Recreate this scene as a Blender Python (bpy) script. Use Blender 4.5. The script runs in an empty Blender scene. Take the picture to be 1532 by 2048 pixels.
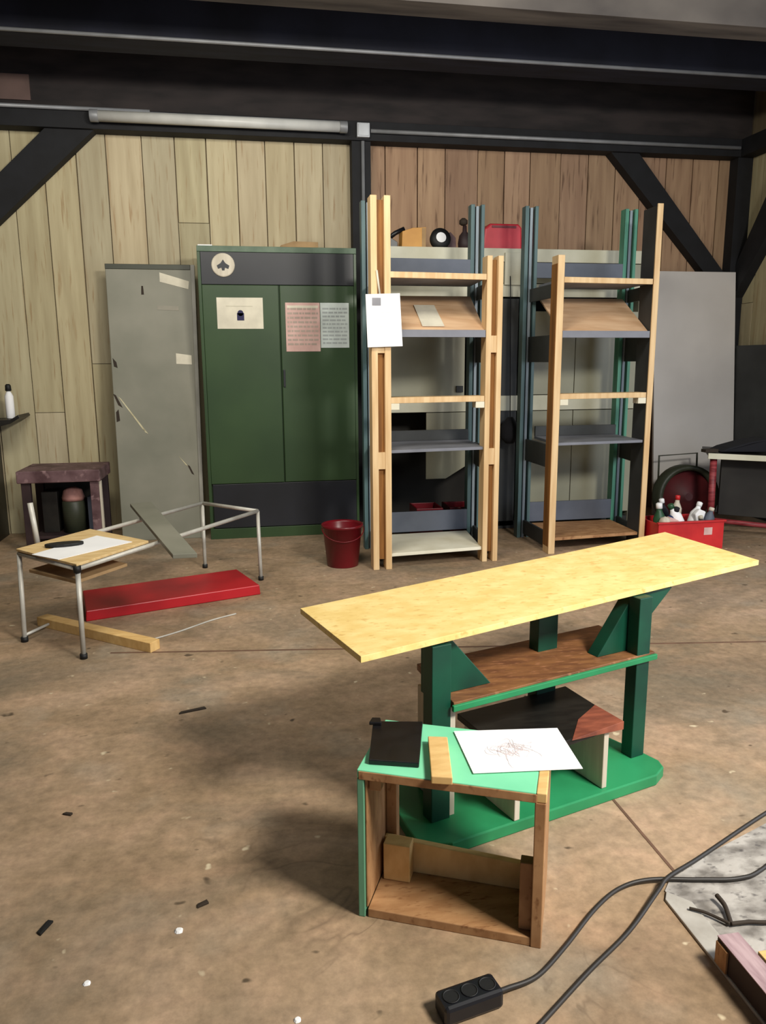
import bpy, bmesh, math, random
from mathutils import Vector, Matrix
random.seed(7)
S = bpy.context.scene
COL = S.collection

# ------------------------------------------------------------------ camera, world, lights, exposure
def basis(pitch, roll, yaw):
    cy, sy, cp, sp = math.cos(yaw), math.sin(yaw), math.cos(pitch), math.sin(pitch)
    f = Vector((sy*cp, cy*cp, -sp)); r = Vector((cy, -sy, 0)); u = r.cross(f)
    cr, sr = math.cos(roll), math.sin(roll)
    return r*cr+u*sr, u*cr-r*sr, f
R_, U_, F_ = basis(math.radians(11.04), math.radians(-0.405), math.radians(10.14))
cd = bpy.data.cameras.new('camera'); cam = bpy.data.objects.new('camera', cd); COL.objects.link(cam)
cam.matrix_world = Matrix(((R_.x, U_.x, -F_.x, 0), (R_.y, U_.y, -F_.y, 0), (R_.z, U_.z, -F_.z, 1.25), (0, 0, 0, 1)))
cd.sensor_fit = 'VERTICAL'; cd.sensor_height = 36; cd.lens = 36*1540/2048; cd.clip_start = .02
S.camera = cam
S.view_settings.view_transform = 'Standard'; S.view_settings.look = 'None'
S.view_settings.gamma = 1; S.view_settings.use_curve_mapping = False
S.view_settings.exposure = 1.0
w = bpy.data.worlds.new('sky'); S.world = w; w.use_nodes = True
w.node_tree.nodes['Background'].inputs[0].default_value = (.62, .75, 1, 1)
w.node_tree.nodes['Background'].inputs[1].default_value = .13
def area(name, loc, target, sx, sy, power, color):
    l = bpy.data.lights.new(name, 'AREA'); l.shape = 'RECTANGLE'; l.size = sx; l.size_y = sy
    l.energy = power; l.color = color
    o = bpy.data.objects.new(name, l); COL.objects.link(o); o.location = loc
    o.rotation_euler = (Vector(target)-Vector(loc)).to_track_quat('-Z', 'Y').to_euler()
    return o
area('workshop_lamp_light', (2.1, .0, 2.8), (1.0, 1.8, .2), .8, .55, 96, (1, .95, .86))
area('second_lamp_light', (-.3, 2.9, 3.05), (-.2, 5.0, 1.6), 1.8, .6, 34, (1, .95, .84))
area('door_daylight', (4.05, 1.6, 1.5), (0, 2.6, 0.4), 2.4, 2.4, 36, (.80, .88, 1))

# ------------------------------------------------------------------ materials
def lin(c):
    return tuple(((v/255)/12.92 if v/255 <= .04045 else ((v/255+.055)/1.055)**2.4) for v in c)+(1,)
MATS = {}
def mat(name, c, c2=None, rough=.6, scale=6, stretch=(1, 1, 1), metal=0, detail=5, lo=.35, hi=.65, bump=0, c3=None, spec=.4, attr=False):
    """noise mix of the colours c and c2, optional darker specks c3, optional per-plank tint attribute"""
    if name in MATS: return MATS[name]
    m = bpy.data.materials.new(name); m.use_nodes = True; nt = m.node_tree; N = nt.nodes; Lk = nt.links
    b = N['Principled BSDF']; b.inputs['Roughness'].default_value = rough; b.inputs['Metallic'].default_value = metal
    b.inputs['Specular IOR Level'].default_value = spec
    if c2 is None: c2 = tuple(v*.88 for v in c)
    tc = N.new('ShaderNodeTexCoord'); mp = N.new('ShaderNodeMapping'); mp.inputs['Scale'].default_value = stretch
    Lk.new(tc.outputs['Object'], mp.inputs[0])
    nz = N.new('ShaderNodeTexNoise'); nz.inputs['Scale'].default_value = scale; nz.inputs['Detail'].default_value = detail
    Lk.new(mp.outputs[0], nz.inputs['Vector'])
    rp = N.new('ShaderNodeValToRGB'); rp.color_ramp.elements[0].position = lo; rp.color_ramp.elements[1].position = hi
    rp.color_ramp.elements[0].color = lin(c2); rp.color_ramp.elements[1].color = lin(c)
    Lk.new(nz.outputs['Fac'], rp.inputs[0]); out = rp.outputs[0]
    if c3 is not None:
        n2 = N.new('ShaderNodeTexNoise'); n2.inputs['Scale'].default_value = scale*2.7; n2.inputs['Detail'].default_value = 3
        Lk.new(mp.outputs[0], n2.inputs['Vector'])
        r2 = N.new('ShaderNodeValToRGB'); r2.color_ramp.elements[0].position = .58; r2.color_ramp.elements[1].position = .72
        r2.color_ramp.elements[0].color = (0, 0, 0, 1); r2.color_ramp.elements[1].color = (1, 1, 1, 1)
        Lk.new(n2.outputs['Fac'], r2.inputs[0])
        mx = N.new('ShaderNodeMix'); mx.data_type = 'RGBA'
        Lk.new(r2.outputs[0], mx.inputs[0]); Lk.new(out, mx.inputs[6]); mx.inputs[7].default_value = lin(c3); out = mx.outputs[2]
    if attr:
        at = N.new('ShaderNodeAttribute'); at.attribute_name = 'plank_tint'
        mx = N.new('ShaderNodeMix'); mx.data_type = 'RGBA'; mx.blend_type = 'MULTIPLY'; mx.inputs[0].default_value = 1
        Lk.new(out, mx.inputs[6]); Lk.new(at.outputs['Color'], mx.inputs[7]); out = mx.outputs[2]
    Lk.new(out, b.inputs['Base Color'])
    if bump:
        bp = N.new('ShaderNodeBump'); bp.inputs['Strength'].default_value = bump; bp.inputs['Distance'].default_value = .01
        Lk.new(nz.outputs['Fac'], bp.inputs['Height']); Lk.new(bp.outputs[0], b.inputs['Normal'])
    MATS[name] = m; return m

def floor_material():
    m = bpy.data.materials.new('stained_concrete'); m.use_nodes = True; nt = m.node_tree; N = nt.nodes; Lk = nt.links
    b = N['Principled BSDF']
    tc = N.new('ShaderNodeTexCoord')
    def noise(s, d, rgh=.55, dist=0, st=(1, 1, 1)):
        mp = N.new('ShaderNodeMapping'); mp.inputs['Scale'].default_value = st
        Lk.new(tc.outputs['Object'], mp.inputs[0])
        n = N.new('ShaderNodeTexNoise'); n.inputs['Scale'].default_value = s; n.inputs['Detail'].default_value = d
        n.inputs['Roughness'].default_value = rgh; n.inputs['Distortion'].default_value = dist
        Lk.new(mp.outputs[0], n.inputs['Vector']); return n.outputs['Fac']
    def ramp(f, stops):
        r = N.new('ShaderNodeValToRGB'); e = r.color_ramp.elements
        while len(e) < len(stops): e.new(.5)
        for i, (p, c) in enumerate(stops): e[i].position = p; e[i].color = c
        Lk.new(f, r.inputs[0]); return r.outputs[0]
    def mix(f, a, c, mode='MIX'):
        x = N.new('ShaderNodeMix'); x.data_type = 'RGBA'; x.blend_type = mode
        if isinstance(f, float): x.inputs[0].default_value = f
        else: Lk.new(f, x.inputs[0])
        Lk.new(a, x.inputs[6])
        if isinstance(c, tuple): x.inputs[7].default_value = c
        else: Lk.new(c, x.inputs[7])
        return x.outputs[2]
    base = ramp(noise(1.3, 6, .6, .3), [(.32, lin((138, 118, 96))), (.46, lin((160, 138, 112))), (.56, lin((172, 149, 124))), (.7, lin((178, 156, 134)))])
    mid = ramp(noise(5.5, 6, .62, .5, (1, 1.4, 1)), [(.34, lin((186, 180, 166))), (.5, lin((212, 205, 194))), (.66, lin((236, 224, 216)))])
    base = mix(.7, base, mid, 'MULTIPLY'); base = mix(1.0, base, (1.26, 1.27, 1.30, 1), 'MULTIPLY')
    dark = ramp(noise(.8, 8, .65, .6, (1, 1.6, 1)), [(.5, (0, 0, 0, 1)), (.68, (1, 1, 1, 1))])
    c = mix(dark, base, lin((122, 110, 92)))
    grey = ramp(noise(2.4, 4, .5), [(.55, (0, 0, 0, 1)), (.72, (.6, .6, .6, 1))])
    c = mix(grey, c, lin((148, 140, 124)))
    fine = ramp(noise(28, 4, .7), [(.3, (.74, .74, .74, 1)), (.7, (1.16, 1.16, 1.16, 1))])
    c = mix(1.0, c, fine, 'MULTIPLY')
    sp = ramp(noise(17, 2, .5), [(.71, (0, 0, 0, 1)), (.77, (1, 1, 1, 1))])
    c = mix(sp, c, lin((205, 190, 160)))
    sd = ramp(noise(13, 2, .5, 0, (1, 1.3, 1)), [(.24, (1, 1, 1, 1)), (.3, (0, 0, 0, 1))])
    c = mix(sd, c, lin((88, 74, 58)))
    Lk.new(c, b.inputs['Base Color'])
    ck = ramp(noise(1.1, 5, .6, 1.2), [(.494, (0, 0, 0, 1)), (.499, (.5, .5, .5, 1)), (.501, (.5, .5, .5, 1)), (.506, (0, 0, 0, 1))])
    ms = ramp(noise(.9, 2), [(.52, (0, 0, 0, 1)), (.6, (1, 1, 1, 1))])
    c2 = mix(ck, c, lin((98, 80, 64))); c = mix(ms, c, c2)
    Lk.new(c, b.inputs['Base Color'])
    rr = ramp(noise(2, 4), [(.3, (.5, .5, .5, 1)), (.7, (.75, .75, .75, 1))]); Lk.new(rr, b.inputs['Roughness'])
    b.inputs['Specular IOR Level'].default_value = .3
    bp = N.new('ShaderNodeBump'); bp.inputs['Strength'].default_value = .15; bp.inputs['Distance'].default_value = .01
    Lk.new(noise(20, 5), bp.inputs['Height']); Lk.new(bp.outputs[0], b.inputs['Normal'])
    return m

Z8 = (6, 6, .5)                                   # grain running along z
M_floor = floor_material()
M_wallL = mat('pale_weathered_boards', (194, 182, 150), (170, 156, 125), .7, 3, (6, 6, .45), c3=(162, 140, 106), attr=True, lo=.3, hi=.7)
M_wallR = mat('reddish_weathered_boards', (168, 138, 110), (144, 114, 90), .7, 3, (6, 6, .45), c3=(108, 82, 62), attr=True, lo=.3, hi=.7)
M_black = mat('black_painted_timber', (20, 21, 25), (12, 12, 15), .75, 8)
M_ceil = mat('dark_ceiling_boards', (34, 36, 50), (20, 21, 30), .8, 2.5, (1, 6, 1))
M_beamgrey = mat('grey_beam_face', (112, 106, 100), (66, 62, 62), .8, 2.0, (.6, 4, 1))
M_brown = mat('dark_brown_board', (50, 43, 42), (32, 28, 28), .8, 3, (1, 1, 4))
M_conduit = mat('grey_conduit', (150, 152, 155), None, .5, metal=.3)
M_box = mat('pale_plastic', (196, 200, 205), None, .5)
M_lens = mat('lamp_cover_plastic', (205, 205, 200), (188, 188, 184), .35)
M_cabgreen = mat('dark_green_enamel', (52, 74, 44), (44, 65, 39), .38, 2.2)
M_cabdark = mat('black_enamel', (38, 40, 46), (28, 30, 34), .4, 2)
M_rim = mat('faded_green_enamel', (92, 112, 92), (70, 92, 72), .5, 9)
M_grey = mat('grey_enamel', (134, 132, 118), (116, 116, 102), .5, 2.2, c3=None)
M_greyedge = mat('grey_enamel_edge', (148, 146, 136), None, .5)
M_chip = mat('bare_scraped_paint', (205, 198, 165), (170, 160, 125), .7, 20)
M_rust = mat('dark_rust', (52, 42, 32), None, .8)
M_paper = mat('white_paper', (240, 240, 240), (232, 232, 232), .7)
M_cream = mat('cream_paper', (226, 220, 200), None, .7)
M_ink = mat('grey_ink', (150, 150, 156), None, .8)
M_inkb = mat('navy_ink', (44, 42, 82), None, .7)
M_pink = mat('pink_paper', (214, 180, 172), (196, 160, 152), .7, 12)
M_bluew = mat('pale_blue_paper', (202, 212, 208), (186, 196, 194), .7, 12)
M_red = mat('red_paint', (176, 22, 32), (150, 16, 26), .4, 4)
M_redd = mat('dark_red_plastic', (112, 14, 26), (92, 10, 20), .35, 4)
M_redb = mat('bright_red_plastic', (206, 44, 44), (178, 30, 34), .4, 5)
M_chrome = mat('dull_chrome', (196, 194, 184), (172, 168, 158), .4, 10, metal=.1)
M_rubber = mat('black_rubber', (20, 20, 20), None, .6)
M_ply = mat('pale_plywood', (218, 190, 138), (198, 166, 112), .6, 5, (2, 8, 2))
M_plank = mat('yellow_strand_board', (244, 216, 146), (230, 198, 122), .5, 14, (1, 1.8, 1), detail=8, c3=(216, 178, 104), bump=.1)
M_pine = mat('pine_edge', (224, 194, 148), (204, 168, 120), .6, 5, Z8)
M_pinedk = mat('brown_wood_groove', (150, 102, 48), (120, 78, 34), .7, 5, Z8)
M_pinkply = mat('pinkish_plywood', (222, 186, 148), (204, 164, 126), .6, 4, (1, 6, 6))
M_shelfgrey = mat('grey_shelf_paint', (128, 130, 138), (108, 110, 118), .55, 4)
M_railgrey = mat('blue_grey_paint', (92, 98, 110), (76, 82, 94), .55, 4)
M_dkgrey = mat('dark_grey_paint', (58, 60, 60), (44, 46, 46), .6, 4)
M_teal = mat('teal_paint', (80, 106, 106), (62, 86, 90), .5, 5, Z8)
M_tealg = mat('sea_green_paint', (84, 150, 124), (66, 124, 104), .5, 5, Z8)
M_steel = mat('blue_grey_strip', (140, 152, 160), (112, 124, 132), .5, 5, Z8)
M_white = mat('cream_white_paint', (230, 226, 206), (212, 206, 182), .55, 5)
M_whiteb = mat('white_laminate', (206, 202, 198), (192, 188, 184), .33, 1.5)
M_beige = mat('beige_grey_enamel', (160, 158, 138), (138, 138, 118), .4, 1.6)
M_beigerim = mat('cream_enamel', (206, 204, 184), (190, 188, 166), .5, 5)
M_inside = mat('dark_interior', (48, 46, 42), (36, 34, 32), .8, 3)
M_bench = mat('bottle_green_paint', (10, 72, 52), (6, 52, 40), .45, 6)
M_base = mat('bright_green_paint', (44, 144, 92), (34, 122, 76), .5, 5)
M_bshelf = mat('worn_brown_shelf', (134, 92, 56), (98, 62, 40), .5, 5, (2, 8, 2), c3=(160, 112, 80))
M_dkwood = mat('black_stained_wood', (34, 32, 28), (22, 20, 18), .4, 6, (2, 8, 2))
M_redwood = mat('red_brown_wood', (150, 84, 62), (112, 60, 46), .45, 7, (2, 6, 2))
M_pale = mat('greyish_white_wood', (206, 198, 180), (184, 176, 158), .6, 6, Z8)
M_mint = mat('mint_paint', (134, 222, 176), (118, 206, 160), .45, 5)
M_mintd = mat('mint_paint_shaded', (104, 160, 128), (88, 142, 112), .55, 6, Z8)  # dimmer copy of the mint, with the box front's shade in its colour
M_boxwood = mat('raw_brown_wood', (176, 134, 92), (148, 106, 68), .65, 4, (3, 10, 3), c3=(124, 82, 48))
M_boxpale = mat('raw_pale_wood', (222, 186, 124), (204, 164, 102), .65, 5, (3, 9, 3))
M_leather = mat('black_leather', (24, 23, 24), (17, 16, 17), .32, 30)
M_plastic = mat('black_plastic', (22, 23, 28), None, .35)
M_cable = mat('dark_cable_sheath', (46, 42, 38), None, .5)
M_patch = mat('dusty_grey_concrete', (170, 165, 158), (108, 103, 97), .85, 13, (1, 1.5, 1), c3=(84, 80, 78), detail=9, bump=.6, lo=.36, hi=.60)
M_kerb = mat('pale_grey_kerb', (172, 168, 160), (148, 143, 134), .8, 14, bump=.2)
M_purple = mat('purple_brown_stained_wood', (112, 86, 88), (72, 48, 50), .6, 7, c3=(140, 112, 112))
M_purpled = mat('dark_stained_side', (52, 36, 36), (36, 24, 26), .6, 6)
M_joint = mat('dirty_floor_joint', (112, 84, 66), (92, 68, 52), .9, 10)
M_orange = mat('orange_card', (206, 152, 72), (188, 134, 58), .5, 6)
M_case = mat('red_case_plastic', (190, 44, 58), (166, 34, 48), .4, 6)
M_blue = mat('blue_plastic', (40, 66, 120), None, .4)
M_yellow = mat('yellow_plastic', (214, 204, 110), None, .4)
M_greenp = mat('green_plastic', (40, 82, 52), None, .4)
M_dkcloth = mat('black_cloth', (26, 26, 32), None, .9)
M_card = mat('brown_cardboard', (170, 140, 100), (146, 118, 82), .8, 8)
M_reel = mat('faded_dark_red_metal', (84, 20, 24), (60, 14, 18), .6, 6)
M_olive = mat('dark_olive_metal', (54, 58, 44), None, .5)

# ------------------------------------------------------------------ mesh helpers
class MB:
    def __init__(s): s.bm = bmesh.new(); s.tints = []
    def hexa(s, p):                                # 0-3 bottom ring, 4-7 top ring
        v = [s.bm.verts.new(q) for q in p]
        for f in ((0, 3, 2, 1), (4, 5, 6, 7), (0, 1, 5, 4), (1, 2, 6, 5), (2, 3, 7, 6), (3, 0, 4, 7)):
            s.bm.faces.new([v[i] for i in f])
        return s
    def box(s, a, b):
        (x0, y0, z0), (x1, y1, z1) = a, b
        return s.hexa([(x0, y0, z0), (x1, y0, z0), (x1, y1, z0), (x0, y1, z0), (x0, y0, z1), (x1, y0, z1), (x1, y1, z1), (x0, y1, z1)])
    def fbox(s, fr, a, b):                         # box in a local frame
        (x0, y0, z0), (x1, y1, z1) = a, b
        return s.hexa([fr(*q) for q in [(x0, y0, z0), (x1, y0, z0), (x1, y1, z0), (x0, y1, z0), (x0, y0, z1), (x1, y0, z1), (x1, y1, z1), (x0, y1, z1)]])
    def prism(s, poly, d):                         # polygon of 3D points extruded by vector d
        d = Vector(d); a = [s.bm.verts.new(q) for q in poly]; b = [s.bm.verts.new(Vector(q)+d) for q in poly]
        s.bm.faces.new(a[::-1]); s.bm.faces.new(b); n = len(a)
        for i in range(n): s.bm.faces.new([a[i], a[(i+1) % n], b[(i+1) % n], b[i]])
        return s
    def tube(s, pts, r, seg=10, smooth=True, radii=None):
        pts = [Vector(p) for p in pts]; rings = []
        prev = None
        for i, p in enumerate(pts):
            t = (pts[min(i+1, len(pts)-1)]-pts[max(i-1, 0)]).normalized()
            if prev is None:
                n = t.orthogonal().normalized()
            else: n = (prev-t*prev.dot(t)).normalized()
            prev = n; bt = t.cross(n); rr = radii[i] if radii else r
            rings.append([s.bm.verts.new(p+(n*math.cos(2*math.pi*k/seg)+bt*math.sin(2*math.pi*k/seg))*rr) for k in range(seg)])
        for A, B in zip(rings, rings[1:]):
            for k in range(seg):
                f = s.bm.faces.new([A[k], A[(k+1) % seg], B[(k+1) % seg], B[k]]); f.smooth = smooth
        s.bm.faces.new(rings[0][::-1]); s.bm.faces.new(rings[-1]); return s
    def lathe(s, c, prof, seg=28, axis=(0, 0, 1), cap=True):   # prof: (radius, height)
        c = Vector(c); ax = Vector(axis).normalized(); n = ax.orthogonal().normalized(); bt = ax.cross(n); rings = []
        for r, h in prof:
            r = max(r, 1e-4)
            rings.append([s.bm.verts.new(c+ax*h+(n*math.cos(2*math.pi*k/seg)+bt*math.sin(2*math.pi*k/seg))*r) for k in range(seg)])
        for A, B in zip(rings, rings[1:]):
            for k in range(seg):
                f = s.bm.faces.new([A[k], A[(k+1) % seg], B[(k+1) % seg], B[k]]); f.smooth = True
        if cap: s.bm.faces.new(rings[0][::-1]); s.bm.faces.new(rings[-1])
        return s
    def build(s, name, m, parent=None, bevel=.002, origin=None):
        bm = s.bm; bmesh.ops.recalc_face_normals(bm, faces=bm.faces[:])
        if parent is not None: off = parent['_o']
        else:
            if origin is None:
                xs = [v.co for v in bm.verts]
                origin = (sum(v.x for v in xs)/len(xs), sum(v.y for v in xs)/len(xs), min(v.z for v in xs))
            off = origin
        bmesh.ops.translate(bm, verts=bm.verts[:], vec=-Vector(off))
        me = bpy.data.meshes.new(name); bm.to_mesh(me); bm.free(); me.materials.append(m)
        o = bpy.data.objects.new(name, me); COL.objects.link(o); o['_o'] = tuple(off)
        if parent is not None: o.parent = parent
        else: o.location = off
        if bevel:
            bv = o.modifiers.new('bevel', 'BEVEL'); bv.width = bevel; bv.segments = 2; bv.limit_method = 'ANGLE'; bv.angle_limit = math.radians(50)
        return o
def tag(o, label, cat, group=None):
    o['label'] = label; o['category'] = cat
    if group: o['group'] = group
    return o
def thing(name, label, cat, loc, group=None):
    o = bpy.data.objects.new(name, None); COL.objects.link(o); o.location = loc; o['_o'] = tuple(loc); o.empty_display_size = .1
    return tag(o, label, cat, group)
def struct(o): o['kind'] = 'structure'; return o
def frame(o, deg):
    c, s_ = math.cos(math.radians(deg)), math.sin(math.radians(deg)); ox, oy, oz = o
    return lambda x, y, z: (ox+x*c-y*s_, oy+x*s_+y*c, oz+z)
def smooth_path(pts, n=8):                         # Catmull-Rom
    P = [Vector(p) for p in pts]; P = [P[0]]+P+[P[-1]]; out = []
    for i in range(1, len(P)-2):
        for k in range(n):
            t = k/n; a, b, c, d = P[i-1:i+3]
            out.append(.5*((2*b)+(c-a)*t+(2*a-5*b+4*c-d)*t*t+(3*b-a-3*c+d)*t**3))
    out.append(P[-2]); return out

# ------------------------------------------------------------------ the room
XL, XR, YF, YW, ZC = -3.6, 4.08, -2.6, 6.05, 3.55
struct(MB().box((XL, YF, -.1), (XR+.2, YW+.2, 0)).build('floor', M_floor, bevel=0, origin=(0, 0, 0)))
struct(MB().box((XL-.2, YF, ZC), (XR+.2, YW+.2, ZC+.1)).build('ceiling', M_ceil, bevel=0, origin=(0, 0, ZC)))

def plank_wall(name, m, segs, axis, pos, thick, w, ztop, tints, breaks):
    """vertical boards: each board a block with its own tint; breaks cut a board in two lengths"""
    mb = MB(); bm = mb.bm; lay = bm.faces.layers.int.new('t') ; cols = []
    a0, a1 = segs; a = a0
    while a < a1-1e-4:
        wd = min(w*random.uniform(.88, 1.1), a1-a); zs = [0, ztop]
        if random.random() < breaks: zs = [0, random.choice([.9, 1.25, 1.7, 2.0, 2.25]), ztop]
        for z0, z1 in zip(zs, zs[1:]):
            n0 = len(bm.faces); dz = random.uniform(0, .006); g = random.uniform(.002, .005)
            if axis == 'x': mb.box((a+g, pos+dz, z0+.002), (a+wd-g, pos+thick, z1-.002))
            else: mb.box((pos+dz, a+g, z0+.002), (pos+thick, a+wd-g, z1-.002))
            t = random.uniform(*tints); k = (t*random.uniform(.97, 1.03), t, t*random.uniform(.92, 1.03), 1)
            bm.faces.ensure_lookup_table()
            for f in bm.faces[n0:]: f[lay] = len(cols)
            cols.append(k)
        a += wd
    # backing behind the gaps
    n0 = len(bm.faces)
    if axis == 'x': mb.box((a0, pos+thick*.8, 0), (a1, pos+thick+.05, ztop+.7))
    else: mb.box((pos+thick*.8, a0, 0), (pos+thick+.05, a1, ztop+.7))
    bm.faces.ensure_lookup_table()
    for f in bm.faces[n0:]: f[lay] = len(cols)
    cols.append((.40, .36, .32, 1))
    o = mb.build(name, m, bevel=0, origin=(0, 0, 0)); me = o.data
    ca = me.color_attributes.new('plank_tint', 'FLOAT_COLOR', 'CORNER'); tl = me.attributes['t'].data
    for p in me.polygons:
        for li in p.loop_indices: ca.data[li].color = cols[tl[p.index].value]
    return struct(o)
plank_wall('wall_back_left', M_wallL, (XL, .9), 'x', YW, .03, .225, 2.9, (.78, 1.06), .35)
plank_wall('wall_back_right', M_wallR, (.9, XR), 'x', YW, .03, .235, 2.9, (.78, 1.12), .08)
plank_wall('wall_right', M_wallL, (3.3, YW), 'y', XR, .03, .2, 2.9, (.75, 1.0), .1)
struct(MB().box((XL-.1, YF, 0), (XL, YW, ZC)).build('wall_left', M_wallL, bevel=0, origin=(XL, 0, 0)))
# dark wall above the plate, roof timbers, posts and braces
struct(MB().box((XL, 5.98, 2.955), (XR, 6.05, ZC)).build('wall_upper', M_brown, bevel=0))
struct(MB().box((-2.6, 5.965, 3.0), (-1.33, 5.985, 3.16)).build('trim_1', mat('reddish_board', (104, 84, 78), None, .8), bevel=0))
struct(MB().box((XL, 5.92, 2.825), (XR, 6.06, 2.955)).build('wall_plate', M_black))
struct(MB().box((XR-.12, 3.3, 2.825), (XR+.02, 5.92, 2.955)).build('wall_plate', M_black))
struct(MB().box((.85, 5.94, 0), (.99, 6.06, 2.83)).build('wall_post', M_black))
struct(MB().box((3.955, 5.94, 0), (4.1, 6.07, 2.83)).build('wall_post', M_black))
struct(MB().prism([(-1.25, 5.95, 2.83), (-.93, 5.95, 2.83), (-1.62, 5.95, 2.20), (-2.0, 5.95, 1.85), (-2.15, 5.95, 2.0), (-1.58, 5.95, 2.52)], (0, .11, 0)).build('wall_brace', M_black))
struct(MB().prism([(2.87, 5.95, 2.83), (3.105, 5.95, 2.83), (3.90, 5.95, 1.955), (4.0, 5.95, 1.84), (4.0, 5.95, 1.62), (3.725, 5.95, 1.95)], (0, .11, 0)).build('wall_brace', M_black))
struct(MB().prism([(4.0, 5.98, 1.95), (4.0, 5.98, 1.70), (4.0, 5.2, 2.62), (4.0, 5.2, 2.9), (4.0, 5.45, 2.73)], (.1, 0, 0)).build('wall_brace', M_black))
struct(MB().box((XL, 5.1, 3.1), (XR, 5.32, 3.4)).build('ceiling_beam', M_ceil))
struct(MB().box((XL, 4.36, 3.1), (XR, 4.54, 3.4)).build('ceiling_beam', M_beamgrey))
struct(MB().box((XL, 2.4, 3.4), (XR, 6.0, 3.55)).build('ceiling_boards', M_ceil))
tag(MB().tube([(XL+.02, 5.09, 3.11), (XR-.02, 5.09, 3.11)], .011).build('electrical_conduit', M_conduit, bevel=0), 'thin grey conduit along the dark roof beam, highest in the photo', 'pipe', 'grey conduits along wall and roof')
tag(MB().tube([(XL+.02, 5.905, 2.945), (-.55, 5.905, 2.945)], .013).build('electrical_conduit', M_conduit, bevel=0), 'grey conduit on the black wall plate, left of the tube lamp', 'pipe', 'grey conduits along wall and roof')
tag(MB().tube([(.985, 5.90, 2.885), (3.94, 5.905, 2.885)], .014).build('electrical_conduit', M_conduit, bevel=0), 'grey conduit running right from the junction box to the corner', 'pipe', 'grey conduits along wall and roof')
tag(MB().tube([(.93, 5.925, 2.82), (.93, 5.925, .05)], .013).build('electrical_conduit', M_conduit, bevel=0), 'upright grey conduit on the black post beside the green cabinet', 'pipe', 'grey conduits along wall and roof')
t = thing('junction_box', 'small square pale grey junction box atop the black post', 'junction box', (.93, 5.94, 2.84))
MB().box((.885, 5.885, 2.84), (.975, 5.92, 2.935)).build('box_body', M_box, t)
MB().box((.893, 5.878, 2.848), (.967, 5.886, 2.927)).build('box_lid', M_box, t)
t = thing('tube_lamp', 'long unlit fluorescent tube lamp on the black wall plate', 'lamp', (-.05, 5.9, 2.88))
MB().box((-.93, 5.89, 2.905), (.80, 5.92, 2.94)).build('lamp_housing', M_conduit, t)
MB().tube([(-.89, 5.865, 2.893), (.76, 5.865, 2.893)], .036, 16).build('lamp_cover', M_lens, t, bevel=0)
for x0, x1 in ((-.94, -.885), (.755, .81)):
    MB().tube([(x0, 5.865, 2.893), (x1, 5.865, 2.893)], .04, 16).build('end_cap', M_conduit, t, bevel=.003)
# floor details: joints, dusty patch, kerb
struct(MB().box((1.004, 1.50, 0), (1.012, 2.6, .0012)).build('floor_joint', M_joint, bevel=0))
struct(MB().prism([(-.62, 3.365, 0), (4.0, 2.671, 0), (4.0, 2.684, 0), (-.62, 3.378, 0)], (0, 0, .0012)).build('floor_joint', M_joint, bevel=0))
struct(MB().prism([(.945, .2, 0), (.945, 1.49, 0), (1.0, 1.548, 0), (1.36, 1.69, 0), (2.6, 2.19, 0), (2.6, .2, 0)], (0, 0, .004)).build('floor_patch', M_patch, bevel=0))
struct(MB().prism([(.928, .2, 0), (.928, 1.46, 0), (.945, 1.485, 0), (.985, 1.44, 0), (.985, .2, 0)], (0, 0, .007)).build('kerb_strip', M_kerb))

# ------------------------------------------------------------------ workbench with the yellow plank
B = frame((.8, 1.9, 0), 17.5)
t = thing('workbench', 'green wooden workbench frame with brown middle shelf', 'workbench', B(0, .1, 0))
outline = [(-.355, -.075), (.36, -.085), (.415, -.06), (.432, -.025), (.425, .04), (.385, .27), (-.385, .27), (-.425, .04), (-.432, -.025), (-.41, -.050)]
MB().prism([B(x, y, 0) for x, y in outline], (0, 0, .035)).build('base_board', M_base, t, bevel=.004)
MB().fbox(B, (-.36, .022, .035), (-.302, .068, .533)).build('post', M_bench, t)
MB().fbox(B, (.364, .022, .035), (.416, .066, .551)).build('post', M_bench, t)
MB().fbox(B, (.122, .19, .035), (.197, .235, .543)).build('post', M_bench, t)
sh = MB().hexa([B(*q) for q in [(-.30, .012, .352), (.438, .022, .352), (.46, .29, .352), (-.25, .29, .352), (-.30, .012, .372), (.438, .022, .372), (.46, .29, .372), (-.25, .29, .372)]]).build('middle_shelf', M_bshelf, t)
MB().hexa([B(*q) for q in [(-.305, .004, .349), (.442, .014, .349), (.442, .024, .349), (-.305, .014, .349), (-.305, .004, .366), (.442, .014, .366), (.442, .024, .366), (-.305, .014, .366)]]).build('shelf_edge', M_base, t)
MB().prism([B(x, .07, z) for x, z in [(.25, .372), (.43, .372), (.43, .44), (.55, .549), (.385, .549)]], Vector(B(0, .045, 0))-Vector(B(0, 0, 0))).build('brace', M_bench, t)
MB().prism([B(x, .07, z) for x, z in [(-.14, .372), (-.34, .372), (-.34, .534), (-.28, .534)]], Vector(B(0, .045, 0))-Vector(B(0, 0, 0))).build('brace', M_bench, t)
MB().fbox(B, (-.30, .03, .035), (-.282, .20, .352)).build('side_panel', M_pale, t)
corners = [(.255, 1.745, .533), (1.694, 2.259, .566), (1.610, 2.712, .569), (.138, 2.142, .535)]
tag(MB().hexa(corners+[(x, y, z+.017) for x, y, z in corners]).build('wooden_plank', M_plank, bevel=.001), 'long yellow plank lying across the top of the green workbench', 'plank')
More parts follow.
